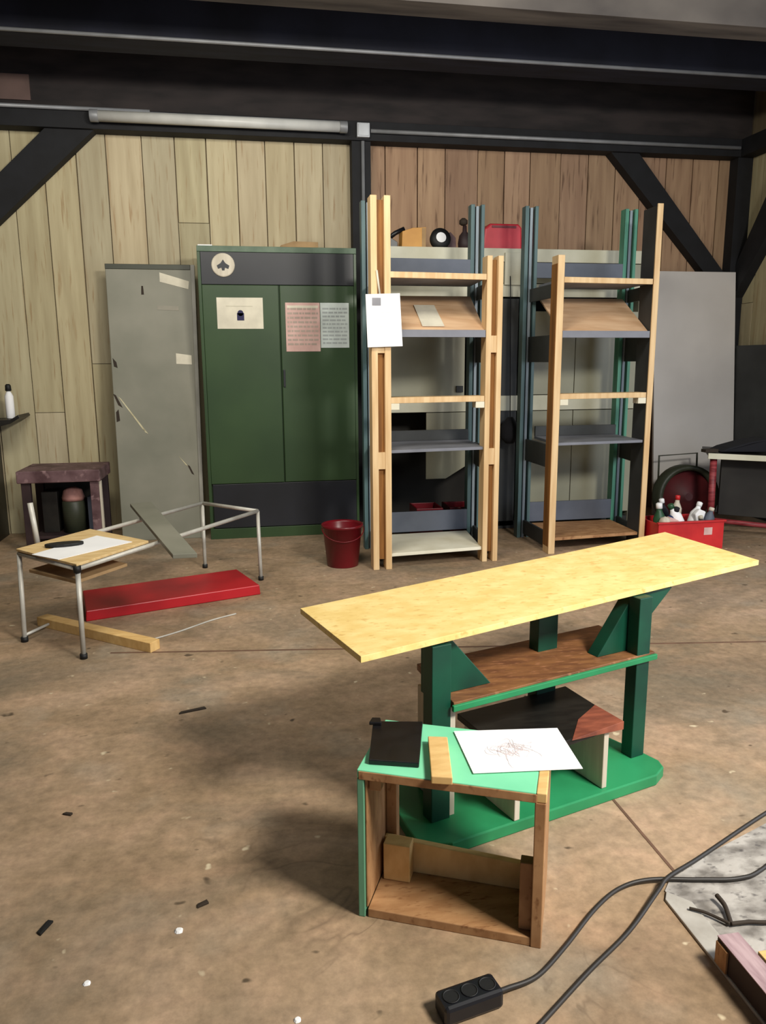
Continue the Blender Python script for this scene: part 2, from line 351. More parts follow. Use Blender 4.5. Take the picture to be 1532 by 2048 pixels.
# low stool standing on the base
t = thing('low_stool', 'low stool with dark stained top standing on green workbench base', 'stool', B(0, .06, .035))
MB().fbox(B, (.160, -.066, .036), (.178, .17, .213)).build('side_panel', M_pale, t)
MB().fbox(B, (-.160, -.076, .036), (-.142, .17, .213)).build('side_panel', M_pale, t)
tp = MB().hexa([B(*q) for q in [(-.18, -.095, .213), (.222, -.066, .213), (.245, .20, .213), (-.165, .20, .213), (-.18, -.095, .232), (.222, -.066, .232), (.245, .20, .232), (-.165, .20, .232)]]).build('stool_top', M_dkwood, t)
MB().hexa([B(*q) for q in [(.02, -.088, .231), (.226, -.073, .208), (.230, .05, .208), (.12, .0, .231), (.02, -.088, .2335), (.226, -.073, .2335), (.230, .05, .2335), (.12, .0, .2335)]]).build('worn_corner', M_redwood, tp, bevel=.001)
MB().fbox(B, (-.142, .15, .036), (.160, .165, .205)).build('back_panel', M_bench, t)

# ------------------------------------------------------------------ mint box in the foreground
K = frame((.214, 1.548, 0), -25.0)
W_, D_, H_ = .412, .250, .366
t = thing('wooden_box', 'mint-topped open wooden box on its side, nearest the camera', 'box', K(W_/2, D_/2, 0))
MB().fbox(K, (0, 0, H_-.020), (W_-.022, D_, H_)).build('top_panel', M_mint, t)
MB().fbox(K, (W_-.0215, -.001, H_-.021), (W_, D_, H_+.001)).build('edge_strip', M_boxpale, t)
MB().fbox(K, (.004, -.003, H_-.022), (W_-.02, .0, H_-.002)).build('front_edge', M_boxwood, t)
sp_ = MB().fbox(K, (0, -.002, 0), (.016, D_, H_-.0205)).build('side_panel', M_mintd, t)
MB().fbox(K, (.0165, .004, .0225), (.0215, D_, H_-.0205)).build('inner_lining', M_boxwood, sp_)
MB().fbox(K, (W_-.024, -.002, 0), (W_-.001, D_, H_-.0215)).build('side_panel', M_boxwood, t)
MB().fbox(K, (.0215, 0, 0), (W_-.0245, D_, .022)).build('bottom_panel', M_boxwood, t)
MB().hexa([K(*q) for q in [(.022, .15, .0225), (W_-.025, .15, .0225), (W_-.025, .168, .0225), (.022, .168, .0225), (.022, .15, .108), (W_-.025, .15, .088), (W_-.025, .168, .088), (.022, .168, .108)]]).build('back_rail', M_boxpale, t)
MB().fbox(K, (.022, .17, .0225), (.048, .20, H_-.021)).build('corner_cleat', M_boxwood, t)
MB().fbox(K, (.023, .015, H_-.055), (.050, .06, H_-.022)).build('corner_cleat', M_boxwood, t)
MB().fbox(K, (W_-.052, .02, .0225), (W_-.0245, .05, .185)).build('corner_cleat', M_boxwood, t)
MB().fbox(K, (.030, .108, .0225), (.095, .149, .118)).build('corner_block', M_boxpale, t)
# things on the box
zt = H_+.0006
c = [(.243, 1.563), (.350, 1.527), (.404, 1.722), (.284, 1.748)]
t = thing('black_folder', 'shiny black folder lying on the left of the mint box', 'folder', (.32, 1.64, zt))
MB().hexa([(x, y, zt) for x, y in c]+[(x, y, zt+.012) for x, y in c]).build('cover', M_leather, t)
MB().hexa([(x, y, zt+.0125) for x, y in [(.270, 1.725), (.300, 1.718), (.302, 1.745), (.282, 1.750)]]+[(x, y, zt+.021) for x, y in [(.270, 1.725), (.300, 1.718), (.302, 1.745), (.282, 1.750)]]).build('clasp', M_leather, t)
c = [(.361, 1.458), (.404, 1.444), (.440, 1.622), (.396, 1.634)]
tag(MB().hexa([(x, y, zt) for x, y in c]+[(x, y, zt+.018) for x, y in c]).build('wood_offcut', M_boxpale), 'pale wood block on the mint box between folder and drawing', 'wood block')
t = thing('drawing_sheet', 'white paper with a faint sketch hanging over the mint box edge', 'paper', (.58, 1.55, zt+.002))
c = [(.460, 1.478), (.702, 1.452), (.722, 1.642), (.470, 1.674)]
MB().hexa([(x, y, zt+.002) for x, y in c]+[(x, y, zt+.0032) for x, y in c]).build('sheet', M_paper, t, bevel=0)
rr = random.Random(3); pts = []
for k in range(90):
    a = k*.9+rr.uniform(-.5, .5); R2 = abs(rr.gauss(0, .024))+.004
    pts.append((.575+R2*1.2*math.cos(a), 1.562+R2*math.sin(a), zt+.0034))
mb = MB().tube(smooth_path(pts, 3), .0005, 5)
mb.build('pencil_sketch', mat('pinkish_grey_pencil', (222, 208, 208), None, .8), t, bevel=0)

# ------------------------------------------------------------------ power strip, cables
t = thing('power_strip', 'black three-socket power strip on the floor in front', 'power strip', (.39, 1.255, 0))
PS = frame((.326, 1.236, 0), 12)
MB().fbox(PS, (0, -.026, .001), (.128, .028, .042)).build('strip_body', M_plastic, t, bevel=.008)
for k in range(3):
    MB().lathe(PS(.024+.04*k, .001, .0425), [(.017, 0), (.017, .0015), (.0145, .0015), (.0145, .0005)], 20).build('socket', M_rubber, t, bevel=0)
tag(MB().tube(smooth_path([(.452, 1.262, .018), (.475, 1.272, .012), (.548, 1.297, .006), (.637, 1.363, .006), (.752, 1.460, .006), (.841, 1.515, .006), (.925, 1.526, .010), (1.042, 1.503, .011), (1.141, 1.489, .011), (1.231, 1.516, .011), (1.5, 1.66, .011), (2.0, 1.75, .011), (3.2, 1.6, .006)]), .0052, 10).build('power_cable', M_cable, bevel=0), 'dark cable running from the black power strip across the floor', 'cable')
tag(MB().tube(smooth_path([(.40, 1.11, .006), (.508, 1.183, .006), (.659, 1.290, .006), (.796, 1.381, .006), (.920, 1.478, .017), (.965, 1.51, .024), (1.088, 1.578, .011), (1.306, 1.687, .010), (1.6, 1.83, .010), (2.2, 2.15, .010), (3.3, 2.5, .006)]), .0052, 10).build('power_cable', M_cable, bevel=0), 'straight dark cable crossing over the power strip cable at the floor patch', 'cable')
# timber beams and bent stick at the lower right
t = thing('timber_beam', 'dark stained timber with pinkish top lying at the kerb, lower right', 'timber', (.955, 1.09, .0105))
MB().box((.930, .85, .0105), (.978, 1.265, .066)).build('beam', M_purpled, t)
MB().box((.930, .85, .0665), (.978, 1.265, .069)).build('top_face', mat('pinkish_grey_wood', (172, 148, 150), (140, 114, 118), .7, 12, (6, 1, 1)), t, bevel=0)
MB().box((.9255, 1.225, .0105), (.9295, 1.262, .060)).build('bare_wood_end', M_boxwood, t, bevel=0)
tag(MB().box((1.004, .85, .0045), (1.06, 1.235, .045)).build('timber_beam', M_boxpale), 'pale timber lying just right of the dark timber, lower right corner', 'timber')
t = thing('bent_branch', 'dark forked twig lying on the dusty floor patch', 'twig', (1.03, 1.36, .0045))
MB().tube(smooth_path([(.962, 1.415, .012), (.985, 1.398, .013), (1.003, 1.38, .012), (1.022, 1.352, .013)]), .0036, 8).build('stem', M_rust, t, bevel=0)
MB().tube(smooth_path([(1.043, 1.434, .02), (1.044, 1.405, .016), (1.034, 1.373, .012), (1.025, 1.352, .012)]), .0055, 8).build('stem', M_rust, t, bevel=0)
MB().tube(smooth_path([(1.025, 1.352, .012), (1.068, 1.350, .012), (1.105, 1.342, .012), (1.16, 1.34, .012)]), .0045, 8).build('stem', M_rust, t, bevel=0)

# ------------------------------------------------------------------ green cabinet and what hangs on it
X0, X1, YC, YB, ZT = -.268, .815, 5.55, 5.93, 2.02
t = thing('metal_cabinet', 'tall dark green double-door metal cabinet with black header band', 'cabinet', ((X0+X1)/2, 5.74, 0))
MB().box((X0, YC+.02, .075), (X1, YB, ZT)).build('cabinet_body', M_cabgreen, t)
MB().box((X0, YC-.002, ZT-.032), (X1, YC+.02, ZT+.006)).build('top_rim', M_rim, t)
MB().box((X0+.022, YC, 1.775), (X1-.02, YC+.02, ZT-.033)).build('header_band', M_cabdark, t)
d1 = MB().box((X0+.022, YC-.004, .402), (.270, YC+.02, 1.772)).build('door', M_cabgreen, t, bevel=.004)
d2 = MB().box((.278, YC-.004, .402), (X1-.02, YC+.02, 1.772)).build('door', M_cabgreen, t, bevel=.004)
MB().box((.286, YC-.016, 1.08), (.300, YC-.004, 1.20)).build('door_handle', M_cabdark, d2)
MB().box((X0+.03, YC-.001, .08), (X1-.02, YC+.02, .398)).build('kick_panel', M_cabdark, t)
MB().box((X0, YC-.003, .0), (X1, YB-.02, .075)).build('plinth', M_cabgreen, t)
for xa, xb in ((X0, X0+.021), (X1-.019, X1)):
    MB().box((xa, YC-.002, .076), (xb, YC+.02, ZT-.033)).build('side_stile', M_cabgreen, t)
t = thing('round_badge', 'round white badge with dark emblem on black cabinet header', 'badge', (-.097, YC, 1.83))
MB().lathe((-.097, YC-.001, 1.901), [(.078, 0), (.078, .004), (.07, .006)], 32, (0, -1, 0)).build('disc', M_pale, t, bevel=0)
mb = MB().prism([(-.097+x, YC-.0072, 1.901+z) for x, z in [(0, .036), (.016, .012), (.042, -.004), (.034, -.026), (.012, -.018), (.008, -.036), (-.008, -.036), (-.012, -.018), (-.034, -.026), (-.042, -.004), (-.016, .012)]], (0, -.001, 0))
mb.build('emblem', M_cabdark, t, bevel=0)
t = thing('notice_sheet', 'white landscape notice with small navy figure on left cabinet door', 'notice', (.004, YC, 1.48), 'notices on the green cabinet doors')
MB().box((-.152, YC-.0075, 1.480), (.160, YC-.0045, 1.688)).build('sheet', M_cream, t, bevel=0)
mb = MB(); mb.box((-.018, YC-.009, 1.536), (.030, YC-.0078, 1.585)); mb.lathe((.006, YC-.0078, 1.585), [(.020, 0), (.020, .0012)], 18, (0, -1, 0))
mb.build('padlock_symbol', M_inkb, t, bevel=0)
MB().box((-.09, YC-.0085, 1.628), (.09, YC-.0078, 1.634)).build('text_line', mat('faint_print', (205, 200, 180), None, .8), t, bevel=0)
def text_rows(x0, x1, z0, z1, n, y, m, par, seed):
    r2 = random.Random(seed); mb = MB()
    for k in range(n):
        z = z1-(z1-z0)*(k+.5)/n; h = (z1-z0)/n*.22; x = x0
        while x < x1-.01:
            L = r2.uniform(.012, .045); mb.box((x, y-.0006, z-h), (min(x+L, x1), y, z+h)); x += L+.006
    return mb.build('text_lines', m, par, bevel=0)
t = thing('notice_sheet', 'pink printed notice on the right cabinet door, left of blue-white one', 'notice', (.435, YC, 1.33), 'notices on the green cabinet doors')
MB().box((.313, YC-.0075, 1.325), (.552, YC-.0045, 1.657)).build('sheet', M_pink, t, bevel=0)
text_rows(.325, .54, 1.36, 1.63, 9, YC-.0078, mat('grey_brown_print', (184, 168, 156), None, .8), t, 1)
MB().box((.325, YC-.0083, 1.62), (.54, YC-.0078, 1.638)).build('heading', M_cream, t, bevel=0)
t = thing('notice_sheet', 'pale blue-white printed notice at right edge of right cabinet door', 'notice', (.66, YC, 1.35), 'notices on the green cabinet doors')
MB().box((.556, YC-.0075, 1.350), (.757, YC-.0045, 1.657)).build('sheet', M_bluew, t, bevel=0)
text_rows(.57, .745, 1.37, 1.63, 10, YC-.0078, mat('grey_blue_print', (172, 180, 180), None, .8), t, 2)
tag(MB().box((-.262, 5.60, ZT+.0065), (-.165, 5.72, ZT+.02)).build('paper_stack', M_paper), 'small white paper on the top left corner of green cabinet', 'paper')
tag(MB().prism([(.27, 5.78, ZT+.0005), (.575, 5.78, ZT+.0005), (.575, 5.78, ZT+.075), (.40, 5.78, ZT+.078), (.31, 5.78, ZT+.05)], (0, .12, 0)).build('cardboard_piece', M_card), 'brown cardboard piece lying on top of the green cabinet', 'cardboard')

# ------------------------------------------------------------------ grey locker door leaning on the wall
GB, GT = (-.905, 5.60, 0), (-.915, 5.86, 1.94)
def G(x, y, z):                                   # x across, y off the face, z along the height
    f = z/1.95; return (-.889+(-.912+.889)*f+x*(.575+.035*f), 5.62+.235*f-y, z*.992+y*.1)
t = thing('locker_door', 'scratched grey metal door leaning against the wall beside green cabinet', 'metal door', G(.5, 0, 0))
MB().hexa([G(0, 0, 0), G(1, 0, 0), G(1, -.035, 0), G(0, -.035, 0), G(0, 0, 1.95), G(1, 0, 1.95), G(1, -.035, 1.95), G(0, -.035, 1.95)]).build('door_panel', M_grey, t, bevel=.004)
MB().hexa([G(.955, .010, 0), G(1.0, .010, 0), G(1, .001, 0), G(.955, .001, 0), G(.955, .010, 1.95), G(1, .010, 1.95), G(1, .001, 1.95), G(.955, .001, 1.95)]).build('edge_rail', M_greyedge, t)
MB().hexa([G(0, .006, 1.915), G(.95, .006, 1.915), G(.95, .001, 1.915), G(0, .001, 1.915), G(0, .006, 1.95), G(.95, .006, 1.95), G(.95, .001, 1.95), G(0, .001, 1.95)]).build('edge_rail', M_olive, t)
def patch(name, q, m, par, lift=.0015):
    return MB().hexa([G(x, lift*.2+.0005, z) for x, z in q]+[G(x, lift+.0005, z) for x, z in q]).build(name, m, par, bevel=0)
patch('keyhole', [(.385, 1.74), (.415, 1.74), (.41, 1.80), (.39, 1.80)], M_rust, t)
patch('scratch', [(.055, 1.03), (.085, 1.015), (.38, .76), (.31, .80)], M_chip, t)
patch('scratch', [(.0, 1.05), (.03, 1.04), (.10, .95), (.05, .97)], M_rust, t)
patch('scratch', [(.30, .83), (.33, .80), (.37, .765), (.34, .775)], M_chip, t)
patch('scratch', [(.72, .60), (.75, .58), (.84, .52), (.80, .535)], M_chip, t)
patch('scratch', [(.82, .535), (.85, .525), (.90, .46), (.87, .47)], M_rust, t)
patch('scratch', [(.02, 1.30), (.06, 1.27), (.07, 1.23), (.03, 1.24)], M_rust, t)
patch('scratch', [(.02, .92), (.05, .94), (.06, .86), (.02, .85)], M_rust, t)
def sticker(q, label, m):
    o = patch('sticker', q, m, None, .002); return tag(o, label, 'sticker', 'stickers on the grey door')
sticker([(.60, 1.83), (.92, 1.78), (.93, 1.835), (.60, 1.895)], 'torn white sticker near the top of leaning grey door', M_cream)
sticker([(.56, 1.635), (.80, 1.63), (.80, 1.66), (.56, 1.665)], 'faded pale label below keyhole of leaning grey door', mat('faded_label', (158, 154, 140), None, .7))
sticker([(.745, 1.255), (.925, 1.25), (.925, 1.315), (.745, 1.33)], 'small white sticker midway down leaning grey door', M_cream)

# ------------------------------------------------------------------ the two open shelf units
def quad_shelf(P, z0, z1, ins=0):
    FL, FR, RR, RL = P
    return [(x, y, z0) for x, y in (FL, FR, RR, RL)]+[(x, y, z1) for x, y in (FL, FR, RR, RL)]
def lerp(a, b, t): return (a[0]+(b[0]-a[0])*t, a[1]+(b[1]-a[1])*t)
def slat(mb, x, y, w, d, z0, z1): mb.box((x-w/2, y, z0), (x+w/2, y+d, z1)); return mb
def twin_post(par, x, y, z1, wid, m, mcore, d=.10, sp=(.62, 1.30)):
    """two slats with a groove and spacer blocks between them"""
    p = slat(slat(MB(), x-wid*.34, y, wid*.32, d, 0, z1), x+wid*.34, y, wid*.32, d, 0, z1).build('post', m, par)
    slat(MB(), x, y+.03, wid*.355, d-.04, .06, z1-.02).build('groove_strip', mcore, p, bevel=0)
    for z in sp: slat(MB(), x, y+.004, wid*.36, d-.02, z, z+.10).build('spacer', m, p, bevel=0)
    return p
def shelf_unit(label, FL, FR, RL, RR, zl, zr, zrear, single, bottom, zb, rearR):
    t = thing('shelf_unit', label, 'shelf', ((FL[0]+RR[0])/2, (FL[1]+RR[1])/2, 0), 'open wooden shelf units')
    if single:
        slat(MB(), FL[0]+.0, FL[1], .044, .10, 0, zl).build('post', M_pine, t)
        p = slat(MB(), FR[0], FR[1]+.012, .034, .17, 0, zr-.01).build('post', M_dkgrey, t)
        slat(MB(), FR[0], FR[1], .038, .011, 0, zr).build('front_edge', M_pine, p)
        slat(MB(), FL[0]-.0235, FL[1]+.004, .003, .09, .05, zl-.05).build('side_face', M_pinedk, t.children[0] if t.children else t, bevel=0)
    else:
        twin_post(t, FL[0], FL[1], zl, .115, M_pine, M_pinedk)
        twin_post(t, FR[0], FR[1], zr, .10, M_pine, M_pinedk)
    for (x, y), m in ((RL, M_teal), (RR, rearR)):
        p = slat(slat(MB(), x-.038, y, .026, .07, 0, zrear), x+.030, y, .022, .07, 0, zrear).build('post', m, t)
        slat(MB(), x-.006, y+.006, .018, .05, 0, zrear-.01).build('metal_strip', M_steel, p, bevel=0)
    ix = .052 if not single else .024
    a = (FL[0]+ix, FL[1]+.015); b = (FR[0]-ix, FR[1]+.015); c = (RR[0]-.055, RR[1]-.002); d = (RL[0]+.055, RL[1]-.002)
    P = (a, b, c, d)
    # top shelf: pine front edge
    s = MB().hexa(quad_shelf(P, 1.728, 1.752)).build('shelf', M_shelfgrey, t)
    MB().hexa([(a[0], a[1]-.014, 1.722), (b[0], b[1]-.014, 1.722), (b[0], b[1]-.001, 1.722), (a[0], a[1]-.001, 1.722), (a[0], a[1]-.014, 1.756), (b[0], b[1]-.014, 1.756), (b[0], b[1]-.001, 1.756), (a[0], a[1]-.001, 1.756)]).build('front_edge', M_pine, s)
    # tilted display shelf with grey lip
    lo, hi = 1.425, 1.665
    s = MB().hexa([(a[0], a[1], lo-.014), (b[0], b[1], lo-.014), (c[0], c[1]-.02, hi-.014), (d[0], d[1]-.02, hi-.014), (a[0], a[1], lo), (b[0], b[1], lo), (c[0], c[1]-.02, hi), (d[0], d[1]-.02, hi)]).build('tilted_shelf', M_pinkply, t)
    MB().hexa([(a[0], a[1]-.012, lo-.035), (b[0], b[1]-.012, lo-.035), (b[0], b[1], lo-.035), (a[0], a[1], lo-.035), (a[0], a[1]-.012, lo+.008), (b[0], b[1]-.012, lo+.008), (b[0], b[1], lo+.008), (a[0], a[1], lo+.008)]).build('lip', M_shelfgrey, s)
    # middle pine rail with end blocks
    zm = 1.03
    s = MB().hexa([(a[0], a[1]-.01, zm-.022), (b[0], b[1]-.01, zm-.022), (b[0], b[1]+.10, zm-.022), (a[0], a[1]+.10, zm-.022), (a[0], a[1]-.01, zm+.012), (b[0], b[1]-.01, zm+.012), (b[0], b[1]+.10, zm+.012), (a[0], a[1]+.10, zm+.012)]).build('rail', M_pine, t)
    for q, sx in ((a, 1), (b, -1)):
        x0, x1 = sorted((q[0], q[0]+sx*.055)); MB().box((x0, q[1]-.012, zm-.06), (x1, q[1]+.06, zm-.0225)).build('end_block', M_white, s)
    # grey shelf
    s = MB().hexa(quad_shelf(P, .712, .730)).build('shelf', M_shelfgrey, t)
    MB().hexa([(d[0], d[1]-.02, .7305), (c[0], c[1]-.02, .7305), (c[0], c[1], .7305), (d[0], d[1], .7305), (d[0], d[1]-.02, .80), (c[0], c[1]-.02, .80), (c[0], c[1], .80), (d[0], d[1], .80)]).build('back_lip', M_dkgrey, s)
    MB().hexa(quad_shelf(P, zb, zb+.02)).build('bottom_shelf', bottom, t)
    for z0, z1 in ((zb+.03, zb+.17), (1.80, 1.90)):
        MB().hexa([(d[0]-.02, d[1]+.004, z0), (c[0]+.02, c[1]+.004, z0), (c[0]+.02, c[1]+.022, z0), (d[0]-.02, d[1]+.022, z0), (d[0]-.02, d[1]+.004, z1), (c[0]+.02, c[1]+.004, z1), (c[0]+.02, c[1]+.022, z1), (d[0]-.02, d[1]+.022, z1)]).build('back_rail', M_railgrey, t)
    for F, Rr in ((FL, RL), (FR, RR)):
        for z0, z1 in ((.03, .13), (.56, .71), (1.24, 1.41), (1.64, 1.725)):
            f = lerp(F, Rr, .16); r = lerp(F, Rr, .99)
            MB().hexa([(f[0]-.009, f[1], z0), (f[0]+.009, f[1], z0), (r[0]+.009, r[1], z0), (r[0]-.009, r[1], z0), (f[0]-.009, f[1], z1), (f[0]+.009, f[1], z1), (r[0]+.009, r[1], z1), (r[0]-.009, r[1], z1)]).build('side_rail', M_dkgrey, t)
    return t
shelf_unit('open wooden shelf unit beside the green cabinet, white bottom shelf', (.80, 4.49), (1.50, 4.55), (.825, 5.03), (1.545, 5.05), 2.165, 1.86, 2.24, False, M_white, .075, M_teal)
shelf_unit('open wooden shelf unit nearer the white panel, brown bottom shelf', (1.955, 4.65), (2.62, 4.70), (1.95, 5.15), (2.665, 5.15), 1.885, 2.21, 2.26, True, M_boxwood, .085, M_tealg)
t = thing('hanging_notice', 'white paper on a clipboard hung on the left shelf post', 'notice', (.81, 4.47, 1.33))
q = [(.717, 1.332), (.922, 1.338), (.906, 1.634), (.708, 1.627)]
MB().hexa([(x, 4.474, z) for x, z in q]+[(x, 4.478, z) for x, z in q]).build('backing_board', M_cream, t, bevel=0)
MB().hexa([(x, 4.470, z) for x, z in q]+[(x, 4.4735, z) for x, z in q]).build('sheet', M_paper, t, bevel=0)
MB().box((.745, 4.4685, 1.565), (.795, 4.4698, 1.608)).build('printed_mark', M_ink, t, bevel=0)
text_rows(.745, .89, 1.44, 1.54, 5, 4.4698, mat('very_faint_print', (236, 236, 237), None, .8), t, 5)
mb = MB(); mb.tube([(.79, 4.476, 1.63), (.775, 4.482, 1.76)], .006, 6); mb.build('hanging_strap', M_cream, t, bevel=0)
# small note on the tilted shelf of the left unit
def tilt(x, f): return (x, (4.505+.1*(x-.852))*(1-f)+(5.008+.033*(x-.852))*f-.003, 1.4275+.24*f+.003)
q = [(1.062, .10), (1.20, .10), (1.205, .68), (1.072, .68)]
tag(MB().hexa([tilt(x, f) for x, f in q]+[(tilt(x, f)[0], tilt(x, f)[1]-.002, tilt(x, f)[2]+.004) for x, f in q]).build('note_card', M_cream, bevel=0), 'small cream note lying on the tilted shelf of left unit', 'note')

# ------------------------------------------------------------------ beige cabinet behind the shelves
RX0, RX1, RY = 1.02, 2.93, 5.45
t = thing('metal_cabinet', 'wide beige metal cabinet with cream rims behind the open shelves', 'cabinet', ((RX0+RX1)/2, 5.68, 0))
MB().box((RX0, RY+.40, 0), (RX1, RY+.42, 2.0)).build('back_panel', M_inside, t)
for x in (RX0, 1.83, RX1-.02):
    MB().box((x, RY+.01, 0), (x+.02, RY+.40, 1.98)).build('side_panel', M_beige, t)
MB().box((RX0, RY-.004, 1.94), (RX1, RY+.42, 2.03)).build('top_rim', M_beigerim, t)
MB().box((RX0, RY, 1.70), (RX1, RY+.02, 1.79)).build('upper_rim', M_beigerim, t)
MB().box((RX0, RY, 1.795), (RX1, RY+.012, 1.935)).build('header_panel', M_beige, t)
MB().box((RX0, RY, .89), (RX1, RY+.4, 1.0)).build('middle_rim', M_beigerim, t)
for a, b in ((RX0+.02, 1.58), (1.60, 1.828), (1.99, 2.42), (2.425, RX1-.02)):
    MB().box((a, RY, 1.005), (b, RY+.015, 1.60)).build('door', M_beige, t)
for a, b in ((2.0, 2.42), (2.425, RX1-.02)):
    MB().box((a, RY, .10), (b, RY+.015, .885)).build('door', M_beige, t)
MB().prism([(1.30, RY+.01, .885), (1.82, RY+.01, .885), (1.82, RY+.01, .62), (1.45, RY+.01, .40), (1.30, RY+.01, .40)], (0, .012, 0)).build('door', M_beige, t)
MB().box((1.84, RY+.02, .02), (1.985, RY+.035, 1.69)).build('divider_panel', M_dkgrey, t)
MB().box((1.86, RY-.02, 1.78), (1.99, RY, 2.0)).build('latch_plate', M_beigerim, t)
MB().box((1.515, RY-.02, 1.03), (1.565, RY-.0, 1.075)).build('door_handle', M_dkgrey, t)
MB().box((RX0, RY+.02, 0), (RX1, RY+.4, .06)).build('bottom_panel', M_dkgrey, t)
for x, lab in ((1.16, 'dark red crate low behind left shelf unit, nearest green cabinet'), (1.40, 'dark red crate low behind left shelf unit, farther from green cabinet')):
    t = thing('storage_crate', lab, 'crate', (x+.09, 5.23, 0), 'dark red crates behind the shelves')
    MB().box((x, 5.15, 0), (x+.19, 5.39, .02)).build('crate_bottom', M_redd, t)
    for p, q in (((x, 5.15, .02), (x+.19, 5.165, .24)), ((x, 5.375, .02), (x+.19, 5.39, .24)), ((x, 5.166, .02), (x+.012, 5.374, .24)), ((x+.178, 5.166, .02), (x+.19, 5.374, .24))):
        MB().box(p, q).build('crate_wall', M_redd, t)
    MB().box((x+.06, 5.142, .14), (x+.13, 5.1495, .17)).build('label_plate', M_pale, t, bevel=0)
# things on top of the beige cabinet
ztop = 2.0305
t = thing('power_tool', 'black long-handled tool atop beige cabinet, left of orange box', 'tool', (1.1, 5.62, ztop))
MB().prism([(1.04, 5.6, ztop), (1.12, 5.6, ztop), (1.12, 5.6, ztop+.05), (1.06, 5.6, ztop+.085), (1.04, 5.6, ztop+.07)], (0, .06, 0)).build('tool_body', M_plastic, t)
MB().tube([(1.05, 5.63, ztop+.07), (1.11, 5.63, ztop+.115), (1.175, 5.63, ztop+.145)], .016, 10).build('tool_handle', M_plastic, t, bevel=0)
t = thing('small_box', 'small orange box atop beige cabinet beside the black tape', 'box', (1.23, 5.6, ztop))
MB().prism([(1.14, 5.55, ztop), (1.31, 5.55, ztop), (1.315, 5.55, ztop+.145), (1.22, 5.55, ztop+.14), (1.145, 5.55, ztop+.115)], (0, .12, 0)).build('box_body', M_orange, t)
MB().box((1.285, 5.548, ztop+.002), (1.312, 5.5495, ztop+.14)).build('box_edge', M_card, t, bevel=0)
t = thing('tape_roll', 'black tape roll with white core atop beige cabinet', 'tape roll', (1.42, 5.56, ztop))
MB().lathe((1.42, 5.59, ztop+.063), [(.038, 0), (.072, .008), (.074, .045), (.038, .055)], 28, (0, -1, .25)).build('roll', M_rubber, t, bevel=0)
MB().lathe((1.42, 5.535, ztop+.077), [(.036, 0), (.036, .004)], 24, (0, -1, .25)).build('core_label', M_paper, t, bevel=0)
t = thing('oil_bottle', 'dark bottle with knobbed top atop beige cabinet by shelf post', 'bottle', (1.60, 5.6, ztop))
MB().lathe((1.61, 5.6, ztop), [(.045, 0), (.048, .05), (.04, .10), (.016, .13), (.014, .17)], 20).build('bottle_body', M_purpled, t, bevel=0)
MB().lathe((1.60, 5.6, ztop+.171), [(.014, 0), (.030, .01), (.030, .035), (.012, .05)], 16).build('cap', M_rust, t, bevel=0)
tag(MB().prism([(1.49, 5.62, ztop), (1.555, 5.62, ztop), (1.55, 5.62, ztop+.09), (1.51, 5.62, ztop+.13), (1.49, 5.62, ztop+.10)], (0, .08, 0)).build('cloth_bag', M_purple), 'brown bundle atop beige cabinet between tape and bottle', 'bag')
t = thing('tool_case', 'red plastic tool case on the beige cabinet between shelf units', 'case', (1.88, 5.65, ztop))
MB().prism([(1.735, 5.56, ztop), (2.03, 5.56, ztop), (2.025, 5.56, ztop+.16), (2.0, 5.56, ztop+.185), (1.79, 5.56, ztop+.185), (1.75, 5.56, ztop+.15)], (0, .22, 0)).build('case_body', M_case, t, bevel=.012)
MB().box((1.80, 5.554, ztop+.155), (1.98, 5.562, ztop+.17)).build('lid_seam', M_redd, t, bevel=0)
tag(MB().lathe((2.50, 5.32, .0), [(.10, 0), (.12, .03), (.11, .17), (.05, .20)], 20).build('dark_pot', M_rubber, bevel=0), 'dark pot low behind the right shelf unit', 'pot')
t = thing('rag_bundle', 'black rag bundle hanging on a cord between the two shelf units', 'rag', (1.9, 5.36, .66))
MB().lathe((1.90, 5.36, .66), [(.03, 0), (.075, .05), (.07, .12), (.02, .19)], 18).build('rag', M_dkcloth, t, bevel=0)
MB().tube([(1.9, 5.36, .84), (1.9, 5.424, 1.80), (1.9, 5.429, 1.84)], .003, 6).build('cord', M_dkcloth, t, bevel=0)

# ------------------------------------------------------------------ white panel and right corner things
tag(MB().hexa([(3.28, 5.72, 0), (4.0, 5.72, 0), (4.0, 5.745, 0), (3.28, 5.745, 0), (3.27, 5.905, 1.945), (3.985, 5.905, 1.945), (3.985, 5.93, 1.945), (3.27, 5.93, 1.945)]).build('wall_panel', M_whiteb), 'large grey-white sheet leaning against the wall near right corner', 'panel')
tag(MB().box((4.0, 4.9, 0), (4.05, 5.85, 1.36)).build('dark_board', M_dkgrey), 'dark grey board leaning on right wall behind red-legged table', 'board')
t = thing('bucket', 'dark red plastic bucket on the floor beside green cabinet', 'bucket', (.575, 4.66, 0))
MB().lathe((.575, 4.66, 0), [(.095, 0), (.098, .003), (.122, .245), (.130, .247), (.131, .262), (.126, .265), (.120, .25), (.094, .012), (.001, .01)], 36).build('bucket_shell', M_redd, t, bevel=0)
MB().tube([(.575+.131*math.cos(a), 4.655-.02-.110*math.sin(a), .245-.07*math.sin(a)) for a in [math.pi*k/16 for k in range(17)]], .003, 6).build('bucket_handle', M_redd, t, bevel=0)
for dx, dz, sx in ((.02, .14, .026), (-.015, .075, .03)):
    MB().lathe((.575+dx, 4.66-.113+(.25-dz)*.09, dz), [(sx*.5, 0), (sx*.5, .002)], 14, (0, -1, -.1)).build('worn_spot', mat('pinkish_scuff', (196, 110, 110), None, .6), t, bevel=0)
t = thing('plastic_crate', 'bright red crate full of bottles and toys behind the plank', 'crate', (2.9, 4.68, 0))
C0, C1, D0, D1 = 2.66, 3.135, 4.56, 4.86
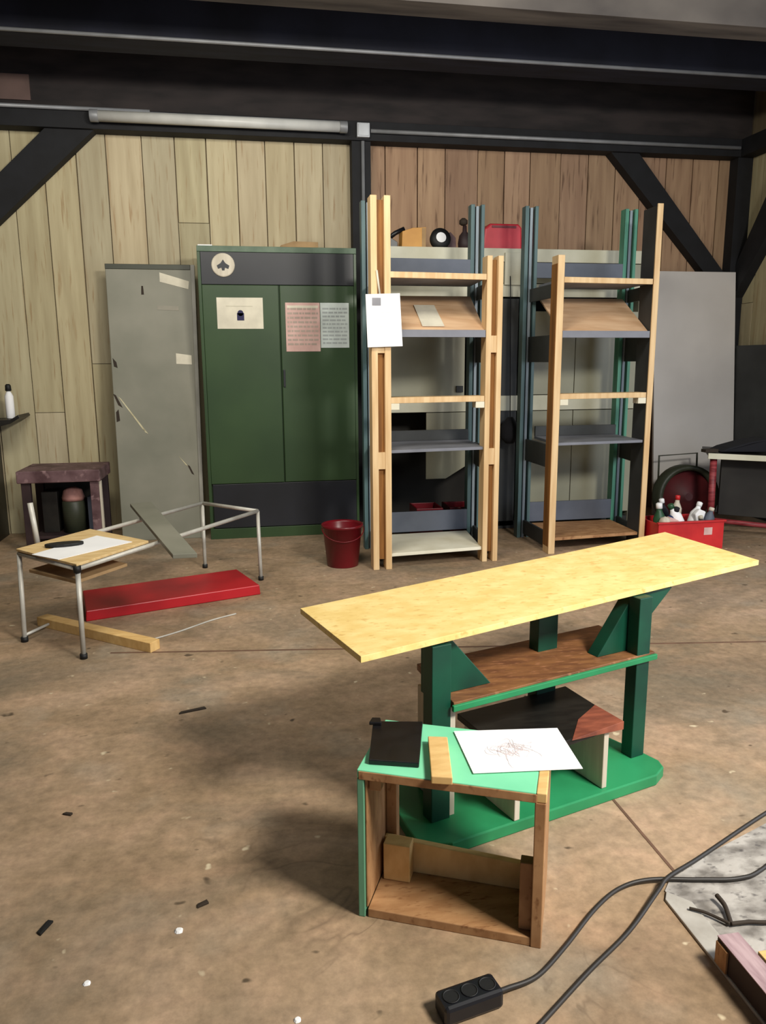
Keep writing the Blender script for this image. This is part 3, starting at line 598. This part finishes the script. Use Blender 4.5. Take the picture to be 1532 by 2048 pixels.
MB().box((C0, D0, 0), (C1, D1, .012)).build('crate_bottom', M_redb, t)
for p, q in (((C0, D0, .012), (C1, D0+.012, .185)), ((C0, D1-.012, .012), (C1, D1, .185)), ((C0, D0+.0125, .012), (C0+.012, D1-.0125, .185)), ((C1-.012, D0+.0125, .012), (C1, D1-.0125, .185))):
    MB().box(p, q).build('crate_wall', M_redb, t)
MB().box((2.99, D0-.0015, .10), (3.05, D0-.0002, .15)).build('pink_highlight', M_pink, t, bevel=0)  # pinkish highlight on the crate front, painted as a thin plate
MB().box((C0-.01, D0-.01, .186), (C1+.01, D0+.014, .198)).build('crate_rim', M_redb, t)
def bottle(x, y, z, tilt_, m, mcap, label, h=.2, r=.035):
    t = thing('plastic_bottle', label, 'bottle', (x, y, z), 'bottles in the red crate'); ax = Vector((tilt_[0], tilt_[1], 1)).normalized(); o = Vector((x, y, z))
    MB().lathe(o, [(r*.9, 0), (r, .01), (r, h*.62), (r*.45, h*.8), (r*.4, h*.86)], 18, ax).build('bottle_body', m, t, bevel=0)
    MB().lathe(o+ax*(h*.861), [(r*.5, 0), (r*.5, h*.12), (r*.3, h*.14)], 14, ax).build('bottle_cap', mcap, t, bevel=0)
bottle(2.735, 4.66, .03, (-.06, .05), M_greenp, M_paper, 'dark green bottle with white cap in red crate, leftmost', .28, .042)
bottle(2.80, 4.66, .09, (.1, -.2), M_blue, M_dkcloth, 'blue bottle in red crate beside the dark green bottle', .20, .04)
bottle(2.885, 4.62, .09, (-.5, .1), M_paper, M_greenp, 'white bottle tilted left in the red crate', .24, .04)
bottle(2.97, 4.70, .09, (.4, .1), M_paper, M_paper, 'white bottle tilted right at the back of red crate', .22, .038)
bottle(3.06, 4.66, .09, (.25, 0), M_railgrey, M_pale, 'grey bottle at the right end of red crate', .18, .036)
bottle(2.83, 4.76, .09, (-.15, .1), M_dkcloth, M_paper, 'black bottle with white cap at the back left of red crate', .23, .036)
bottle(2.92, 4.80, .09, (.1, .1), M_pale, M_redb, 'pale bottle with red cap at the back of red crate', .24, .034)
bottle(3.02, 4.62, .05, (-.1, .05), M_dkcloth, M_pale, 'black bottle with pale cap at right front of red crate', .17, .03)
tag(MB().prism([(2.73, 4.585, .16), (2.80, 4.58, .165), (2.82, 4.58, .20), (2.76, 4.585, .225), (2.725, 4.585, .20)], (0, .05, 0)).build('cleaning_rag', M_pink, bevel=.008), 'pinkish rag at the left front of the red crate', 'rag')
tag(MB().prism([(2.985, 4.64, .17), (3.03, 4.64, .17), (3.05, 4.64, .24), (3.0, 4.64, .26), (2.97, 4.64, .225)], (0, .04, 0)).build('cleaning_rag', M_paper, bevel=.008), 'crumpled white rag at the middle right of the red crate', 'rag')
tag(MB().lathe((2.865, 4.615, .13), [(.0, -.042), (.03, -.03), (.043, 0), (.03, .03), (.0, .042)], 18).build('toy_ball', M_yellow, bevel=0), 'yellow ball at the front of the red crate', 'ball', 'balls in the red crate')
tag(MB().lathe((2.945, 4.612, .12), [(.0, -.04), (.028, -.028), (.04, 0), (.028, .028), (.0, .04)], 18).build('toy_ball', M_greenp, bevel=0), 'green ball at the front of the red crate', 'ball', 'balls in the red crate')
tag(MB().lathe((2.725, 4.60, .19), [(.0, -.04), (.028, -.028), (.04, 0), (.028, .028), (.0, .04)], 18).build('toy_ball', M_pale, bevel=0), 'pale ball at the left front of the red crate', 'ball', 'balls in the red crate')
t = thing('hose_reel', 'dark red round reel with green rim behind the red crate', 'reel', (3.27, 5.25, 0))
ax = (-.1, -1, .05)
MB().lathe((3.27, 5.31, .235), [(.235, 0), (.235, .12), (.20, .12), (.20, 0)], 36, ax, cap=False).build('reel_rim', M_olive, t, bevel=0)
MB().lathe((3.27, 5.30, .235), [(.198, 0), (.198, .06), (.06, .08), (.03, .11)], 36, ax).build('reel_drum', M_reel, t, bevel=0)
t = thing('wire_frame', 'thin dark wire frame standing before the grey-white sheet', 'frame', (3.38, 5.56, 0))
MB().tube([(3.22, 5.56, 0), (3.22, 5.58, .505), (3.56, 5.60, .515), (3.57, 5.58, 0)], .008, 6).build('frame_rod', M_olive, t, bevel=0)
t = thing('side_table', 'small table with red legs and cream edge at right', 'table', (3.6, 5.1, 0))
TX, TY = 3.20, 4.9
MB().prism([(TX, TY, .585), (TX+.74, TY-.25, .555), (TX+.78, TY+.25, .555), (TX+.24, TY+.45, .585)], (0, 0, .014)).build('table_top', M_dkwood, t)
MB().hexa([(TX-.004, TY-.012, .565), (TX+.74, TY-.265, .535), (TX+.74, TY-.252, .535), (TX, TY, .565), (TX-.004, TY-.012, .605), (TX+.74, TY-.265, .575), (TX+.74, TY-.252, .575), (TX, TY, .605)]).build('front_edge', M_beigerim, t)
mred = mat('worn_red_metal', (150, 62, 66), (104, 24, 32), .5, 12, (1, 1, 6))
MB().tube([(TX+.07, TY+.02, 0), (TX+.06, TY+.02, .566)], .024, 10).build('leg', mred, t, bevel=0)
MB().tube([(TX+.29, TY+.36, 0), (TX+.28, TY+.36, .57)], .02, 10).build('leg', mred, t, bevel=0)
MB().tube([(TX+.68, TY-.2, 0), (TX+.68, TY-.2, .54)], .022, 10).build('leg', mred, t, bevel=0)
MB().tube([(TX+.07, TY+.02, .12), (TX+.68, TY-.2, .06)], .018, 10).build('rail', mred, t, bevel=0)
MB().hexa([(TX+.18, TY+.10, .14), (TX+.70, TY-.06, .10), (TX+.71, TY-.03, .10), (TX+.19, TY+.13, .14), (TX+.18, TY+.10, .56), (TX+.70, TY-.06, .53), (TX+.71, TY-.03, .53), (TX+.19, TY+.13, .56)]).build('back_panel', M_inside, t)
tag(MB().prism([(TX+.14, TY+.06, .6), (TX+.50, TY+.03, .592), (TX+.49, TY+.03, .69), (TX+.36, TY+.03, .672), (TX+.2, TY+.05, .63)], (.02, .2, 0)).build('folded_cloth', M_dkcloth, bevel=.01), 'black folded cloth on the red-legged table', 'cloth')
tag(MB().box((TX+.02, TY+.06, .5995), (TX+.12, TY+.12, .622)).build('hand_file', M_rust), 'dark rusty bar on the corner of red-legged table', 'tool')

# ------------------------------------------------------------------ tubular frame table, boards beneath
nl, nr, fr_, fl = (-1.044, 3.686), (-.723, 3.351), (.057, 4.50), (-.276, 4.84)
t = thing('frame_table', 'low chrome tube table frame without its full top', 'table frame', (-.5, 4.1, 0))
ZF = .395; TR = .011
def seg(a, b, nm, r=TR): return MB().tube([a, b], r, 10).build(nm, M_chrome, t, bevel=0)
for (x, y), gx in ((nl, (-1.032, 3.598)), (nr, (-.723, 3.327)), (fr_, (.06, 4.411)), (fl, (-.275, 4.76))):
    l = seg((gx[0], gx[1], .012), (x, y, ZF), 'leg')
    MB().lathe((gx[0], gx[1], 0), [(.016, 0), (.016, .022)], 12).build('rubber_foot', M_rubber, l, bevel=0)
for p, q in ((nl, nr), (nr, fr_), (fr_, fl), (fl, nl)): seg((*p, ZF), (*q, ZF), 'top_rail')
MB().lathe((nr[0], nr[1]-.006, ZF-.015), [(.016, 0), (.016, .03)], 12).build('corner_plug', M_rubber, t, bevel=0)
seg((-1.03, 3.60, .03), (-.96, 3.74, .03), 'foot_rail', .007)
seg((-1.0, 3.842, ZF), (-1.022, 3.86, .60), 'upright', .013)
c = [(-1.055, 3.684), (-.722, 3.334), (-.472, 3.727), (-.80, 4.07)]
tag(MB().hexa([(x, y, ZF+.0125) for x, y in c]+[(x, y, ZF+.024) for x, y in c]).build('plywood_board', M_ply), 'pale plywood square on the near end of chrome table frame', 'board')
c = [(-.952, 3.545), (-.815, 3.425), (-.545, 3.71), (-.735, 3.885)]
tag(MB().hexa([(x, y, ZF+.0245) for x, y in c]+[(x, y, ZF+.0265) for x, y in c]).build('paper_sheet', M_paper, bevel=0), 'white paper on the plywood square of chrome table frame', 'paper')
t2 = thing('sanding_pad', 'flat black oval pad on white paper on the chrome table frame', 'pad', (-.84, 3.69, ZF+.027))
mb = MB(); A = frame((-.845, 3.69, ZF+.027), 12)
mb.prism([A(.085*math.cos(k*.3927), .035*math.sin(k*.3927), 0) for k in range(16)], (0, 0, .014)); mb.build('pad', M_rubber, t2, bevel=.003)
c = [(-.985, 3.60), (-.735, 3.36), (-.56, 3.62), (-.80, 3.86)]
tag(MB().hexa([(x, y, ZF-.07) for x, y in c]+[(x, y, ZF-.055) for x, y in c]).build('lower_board', M_card), 'brown board held under the plywood square of chrome frame', 'board')
c = [(-.330, 3.372), (-.226, 3.370), (-.572, 4.76), (-.69, 4.72)]
tag(MB().hexa([(x, y, z) for (x, y), z in zip(c, (.412, .412, .409, .409))]+[(x, y, z) for (x, y), z in zip(c, (.432, .432, .429, .429))]).build('grey_plank', M_grey), 'short grey board lying across the chrome table frame', 'plank')
rb = [(-.808, 3.829), (.052, 4.121), (-.075, 4.485), (-.895, 4.205)]
t = thing('metal_tray', 'long flat red metal lid on the floor under chrome frame', 'metal lid', (-.43, 4.15, 0))
MB().hexa([(x, y, .0005) for x, y in rb]+[(x+(-.43-x)*.01, y+(4.15-y)*.01, .055) for x, y in rb]).build('lid_body', M_red, t, bevel=.005)
tag(MB().hexa([(-1.03, 3.815, 0), (-.445, 3.335, 0), (-.41, 3.385, 0), (-.99, 3.86, 0), (-1.03, 3.815, .045), (-.445, 3.335, .045), (-.41, 3.385, .045), (-.99, 3.86, .045)]).build('wood_batten', M_boxpale), 'pale wooden batten on the floor under chrome table frame', 'batten')
tag(MB().tube(smooth_path([(-.50, 3.47, .004), (-.35, 3.58, .004), (-.2, 3.72, .004), (-.08, 3.80, .004)]), .004, 6).build('metal_rod', M_chrome, bevel=0), 'thin grey rod on the floor in front of red metal lid', 'rod')

# ------------------------------------------------------------------ stained stand and wall bracket on the left
t = thing('work_stand', 'paint-stained wooden stand with purple-brown top by left wall', 'stand', (-1.2, 5.5, 0))
MB().box((-1.475, 5.30, .485), (-.955, 5.72, .565)).build('stand_top', M_purple, t, bevel=.006)
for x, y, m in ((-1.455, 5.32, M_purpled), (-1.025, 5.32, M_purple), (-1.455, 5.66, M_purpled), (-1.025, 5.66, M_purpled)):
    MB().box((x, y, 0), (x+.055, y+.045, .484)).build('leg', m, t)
MB().box((-.969, 5.325, 0), (-.955, 5.36, .484)).build('white_edge', M_pale, t)
MB().box((-1.40, 5.68, .05), (-1.0, 5.70, .48)).build('back_panel', M_dkwood, t)
MB().box((-1.41, 5.35, .10), (-1.0, 5.66, .12)).build('lower_shelf', M_purpled, t)
t = thing('paint_can', 'greenish tin with pinkish top inside the stained stand', 'tin', (-1.17, 5.48, .121))
MB().lathe((-1.17, 5.48, .121), [(.075, 0), (.075, .21), (.07, .215)], 24).build('tin_body', M_olive, t, bevel=0)
MB().lathe((-1.17, 5.48, .337), [(.07, 0), (.074, .02), (.06, .07), (.02, .09)], 20).build('rag_top', mat('pink_rag', (170, 124, 116), (130, 92, 88), .8, 14), t, bevel=0)
tag(MB().box((-1.37, 5.46, .121), (-1.27, 5.62, .40)).build('small_box', M_dkwood), 'black box inside the stained stand, left of the tin', 'box')
tag(MB().box((-1.075, 5.45, .121), (-1.012, 5.6, .36)).build('small_box', M_railgrey), 'dark blue-grey box inside the stained stand, right of the tin', 'box')
t = thing('wall_bracket', 'black wall bracket shelf at the left edge holding a bottle', 'bracket', (-1.8, 5.95, .6))
MB().prism([(-2.1, 5.75, .86), (-1.60, 5.75, .872), (-1.545, 5.75, .905), (-1.535, 5.75, .885), (-1.60, 5.75, .845), (-2.1, 5.75, .72)], (0, .28, 0)).build('bracket_shelf', M_dkwood, t)
MB().box((-1.90, 5.80, 0), (-1.76, 6.03, .74)).build('bracket_post', M_dkwood, t)
t = thing('spray_bottle', 'slim white bottle with black cap on the wall bracket', 'bottle', (-1.625, 5.85, .873))
MB().lathe((-1.62, 5.85, .8745), [(.026, 0), (.029, .006), (.029, .155), (.018, .18), (.012, .19)], 20).build('bottle_body', M_paper, t, bevel=0)
MB().lathe((-1.62, 5.85, 1.0655), [(.014, 0), (.021, .004), (.019, .04), (.01, .05)], 16).build('bottle_cap', M_rubber, t, bevel=0)

# ------------------------------------------------------------------ debris on the floor
def chip(x, y, L, wd, a, m, label, cat='scrap', nm='wood_chip'):
    f = frame((x, y, 0), a); tag(MB().hexa([f(*q) for q in [(-L/2, -wd/2, 0), (L/2, -wd*.3, 0), (L*.45, wd/2, 0), (-L*.4, wd*.4, 0), (-L/2, -wd/2, .006), (L/2, -wd*.3, .005), (L*.45, wd/2, .006), (-L*.4, wd*.4, .004)]]).build(nm, m, bevel=.001), label, cat, 'scraps on the floor')
chip(-.489, 1.638, .045, .016, 62, M_rubber, 'black sliver on the floor at the lower left')
chip(-.142, 1.651, .028, .014, 20, M_rust, 'dark brown chip on the floor above the white crumb')
chip(-.229, 2.711, .10, .018, 14, M_rust, 'long dark splinter on the floor below the pale batten')
def crumb(x, y, r0, m, label):
    r3 = random.Random(label); n = 9; prof = [(r0*(.8+.3*r3.random())) for _ in range(n)]
    top = [(x+p*.6*math.cos(6.283*k/n), y+p*.6*math.sin(6.283*k/n), r0*.5) for k, p in enumerate(prof)]
    bot = [(x+p*math.cos(6.283*k/n), y+p*math.sin(6.283*k/n), 0) for k, p in enumerate(prof)]
    mb = MB(); A = [mb.bm.verts.new(q) for q in bot]; Bv = [mb.bm.verts.new(q) for q in top]
    mb.bm.faces.new(A[::-1]); mb.bm.faces.new(Bv)
    for k in range(n): mb.bm.faces.new([A[k], A[(k+1) % n], Bv[(k+1) % n], Bv[k]])
    tag(mb.build('plaster_crumb', m, bevel=.001), label, 'crumb', 'pale crumbs on the floor')
crumb(-.190, 1.573, .011, M_paper, 'bright white crumb on the floor, largest of the pale crumbs')
crumb(-.365, 1.455, .009, M_paper, 'pale crumb on the floor below the black sliver')
chip(-.535, 2.10, .026, .013, -30, M_rust, 'small dark chip on the open floor farthest left')
crumb(.055, 1.285, .009, M_paper, 'pale crumb on the floor left of the power strip')

for o in bpy.data.objects:
    if '_o' in o: del o['_o']
